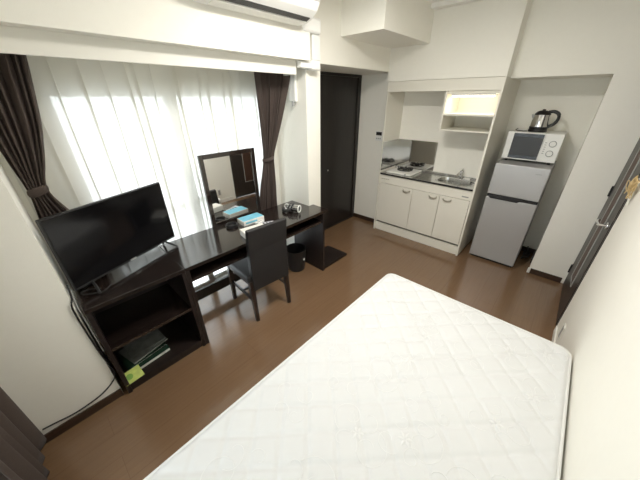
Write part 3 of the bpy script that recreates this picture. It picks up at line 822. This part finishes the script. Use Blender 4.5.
for x, y in ((3.56, .15), (3.56, .52), (3.84, .15), (3.84, .52)):
    b = MB(); b.cyl((x, y, 1.120), (x, y, 1.143), .014, n=14); b.build('foot', BLK, t)
KX, KY, KZ = 3.66, .345, 1.408
t = thing('electric_kettle', 'steel and black electric kettle standing on the microwave', 'kettle', (KX, KY, KZ))
b = MB(); b.lathe([(0, 0), (.076, 0), (.080, .006), (.078, .020), (.070, .024), (0, .024)], (KX, KY, KZ), 36); b.build('power_base', BLK, t)
b = MB(); b.lathe([(0, .024), (.076, .024), (.078, .045), (.077, .05), (0, .05)], (KX, KY, KZ), 36); b.build('lower_band', BLK, t)
b = MB(); b.lathe([(.076, .048), (.0765, .06), (.072, .12), (.066, .160), (.060, .165)], (KX, KY, KZ), 40)
b.build('kettle_body', CHROME, t)
b = MB(); b.lathe([(.067, .158), (.066, .168), (.05, .186), (.03, .195), (0, .197)], (KX, KY, KZ), 36); b.cyl((KX, KY, KZ+.19), (KX, KY, KZ+.208), .016, .013, bev=.003); b.build('lid', BLK, t)
b = MB(); b.loft([[(KX-.012+dx, KY+.055+q*.0, KZ+z) for dx, q in ((0, 0),)]*4 for z in ()]) if False else None
b = MB(); b.prism([(KY+.052, KZ+.155), (KY+.088, KZ+.162), (KY+.084, KZ+.148), (KY+.062, KZ+.105)], 'x', KX-.026, KX+.022, bev=.006); b.build('spout', GREYP, t)
b = MB(); b.tube(smooth_path([(KX, KY-.040, KZ+.182), (KX-.004, KY-.085, KZ+.188), (KX-.006, KY-.125, KZ+.165), (KX-.006, KY-.132, KZ+.120), (KX-.005, KY-.112, KZ+.078), (KX-.002, KY-.070, KZ+.050)]), .0135, 12, flat=1.1); b.build('handle', BLK, t)
cb = MB(); cb.tube(smooth_path([(3.64, .428, 1.413), (3.62, .46, 1.412), (3.64, .51, 1.412), (3.70, .535, 1.4125), (3.80, .54, 1.4125), (3.875, .545, 1.4125), (3.885, .56, 1.36), (3.886, .575, 1.15), (3.887, .58, .9)]), .004, 8)
o = cb.build('kettle_cord', CORDB); tag(o, 'black kettle cord trailing over the microwave top to the niche wall', 'cord')
# cables bundled on the floor behind the fridge
cb = MB(); rnd = random.Random(5)
pts = [(3.62+.22*rnd.random(), .0+.065*rnd.random(), .010+.10*rnd.random()) for _ in range(22)]
cb.tube(smooth_path(pts, 6), .006, 6)
o = cb.build('cable_tangle', CORDB); tag(o, 'tangle of black cables on the floor beside the refrigerator', 'cables')

# ------------------------------------------------------------------ right wall
t = thing('wall_outlet', 'white outlet plate low on the white wall near the mattress corner', 'outlet', (2.24, YR, .135))
b = MB(); b.box(2.205, 2.278, YR, YR+.008, .135, .255, bev=.003); b.build('cover_plate', WPL2, t)
b = MB(); b.box(2.222, 2.260, YR+.007, YR+.0105, .150, .240, bev=.001); b.build('socket_insert', GREYP, t)
t = thing('hanging_ornament', 'golden looped straw ornament hanging on the white wall beside the door handle', 'ornament', (2.46, YR, 1.18))
rnd = random.Random(11); b = MB()
for q in range(20):
    c = Vector((2.46+rnd.uniform(-.075, .075), YR+.026+rnd.uniform(-.004, .012), 1.235+rnd.uniform(-.035, .04))); r = rnd.uniform(.014, .03); ax = rnd.uniform(0, PI)
    b.tube([c+Vector((r*math.cos(a)*math.cos(ax), r*.55*math.sin(a+ax)*.6, r*math.sin(a)*1.2)) for a in [2*PI*i/18 for i in range(18)]], .0026, 6, closed=True)
b.build('straw_loops', GOLD, t)
b = MB()
for q in range(7):
    x = 2.42+.014*q
    b.tube(smooth_path([(x, YR+.012, 1.21), (x+.008, YR+.014, 1.17), (x-.004+.004*q, YR+.010, 1.13+.006*q)]), [.003]*16+[.001], 6)
b.build('tassel', TUFT, t)
b = MB(); b.cyl((2.46, YR-.0, 1.285), (2.46, YR+.018, 1.285), .004, n=10); b.build('hook', CHROME, t)

# ------------------------------------------------------------------ ceiling lamp
LX, LY = 1.42, .86
t = thing('ceiling_light', 'round white ceiling light above the mattress', 'ceiling light', (LX, LY, 2.42))
b = MB(); b.lathe([(0, .08), (.235, .08), (.235, .075), (0, .075)], (LX, LY, 2.42), 40); b.build('base_plate', WPL, t)
b = MB(); b.lathe([(.23, .078), (.228, .05), (.20, .028), (.12, .014), (0, .010)], (LX, LY, 2.42), 40); b.build('diffuser', LAMPM, t)
ld = bpy.data.lights.new('ceiling lamp light', 'AREA'); ld.shape = 'DISK'; ld.size = .40; ld.energy = 19; ld.color = (1, .955, .89)
lo = bpy.data.objects.new('ceiling_lamp_light', ld); COL.objects.link(lo); lo.location = (LX, LY, 2.415)
kd = bpy.data.lights.new('shelf lamp light', 'AREA'); kd.shape = 'RECTANGLE'; kd.size = .03; kd.size_y = .38; kd.energy = .55; kd.color = (1, .93, .80)
ko = bpy.data.objects.new('shelf_lamp_light', kd); COL.objects.link(ko); ko.location = (3.265, .915, 1.722); ko.rotation_euler = (0, R(-25), 0)

# ------------------------------------------------------------------ daylight
wd = bpy.data.worlds.new('overcast sky'); S.world = wd; wd.use_nodes = True
N, L = wd.node_tree.nodes, wd.node_tree.links
bg = N['Background']; bg.inputs['Color'].default_value = (.93, .97, 1, 1); bg.inputs['Strength'].default_value = 2.5

# ------------------------------------------------------------------ camera
th, yaw, roll = R(27.98), R(42.62), R(-.2786)
fh = Vector((math.cos(yaw), math.sin(yaw), 0)); r0 = Vector((math.sin(yaw), -math.cos(yaw), 0))
Fv = fh*math.cos(th)+Vector((0, 0, -math.sin(th))); u0 = r0.cross(Fv)
rv = math.cos(roll)*r0+math.sin(roll)*u0; uv = -math.sin(roll)*r0+math.cos(roll)*u0
cam = bpy.data.cameras.new('camera'); co = bpy.data.objects.new('camera', cam); COL.objects.link(co)
cam.sensor_fit = 'HORIZONTAL'; cam.sensor_width = 36; cam.lens = 36*266.73/640; cam.clip_start = .02
M = Matrix((rv, uv, -Fv)).transposed().to_4x4(); M.translation = Vector((0, 0, 1.72)); co.matrix_world = M
S.camera = co

S.view_settings.view_transform = 'Standard'; S.view_settings.look = 'None'
S.view_settings.gamma = 1; S.view_settings.use_curve_mapping = False
S.view_settings.exposure = 0.85
S.cycles.max_bounces = 10; S.cycles.diffuse_bounces = 6; S.cycles.transparent_max_bounces = 12
S.cycles.use_denoising = True
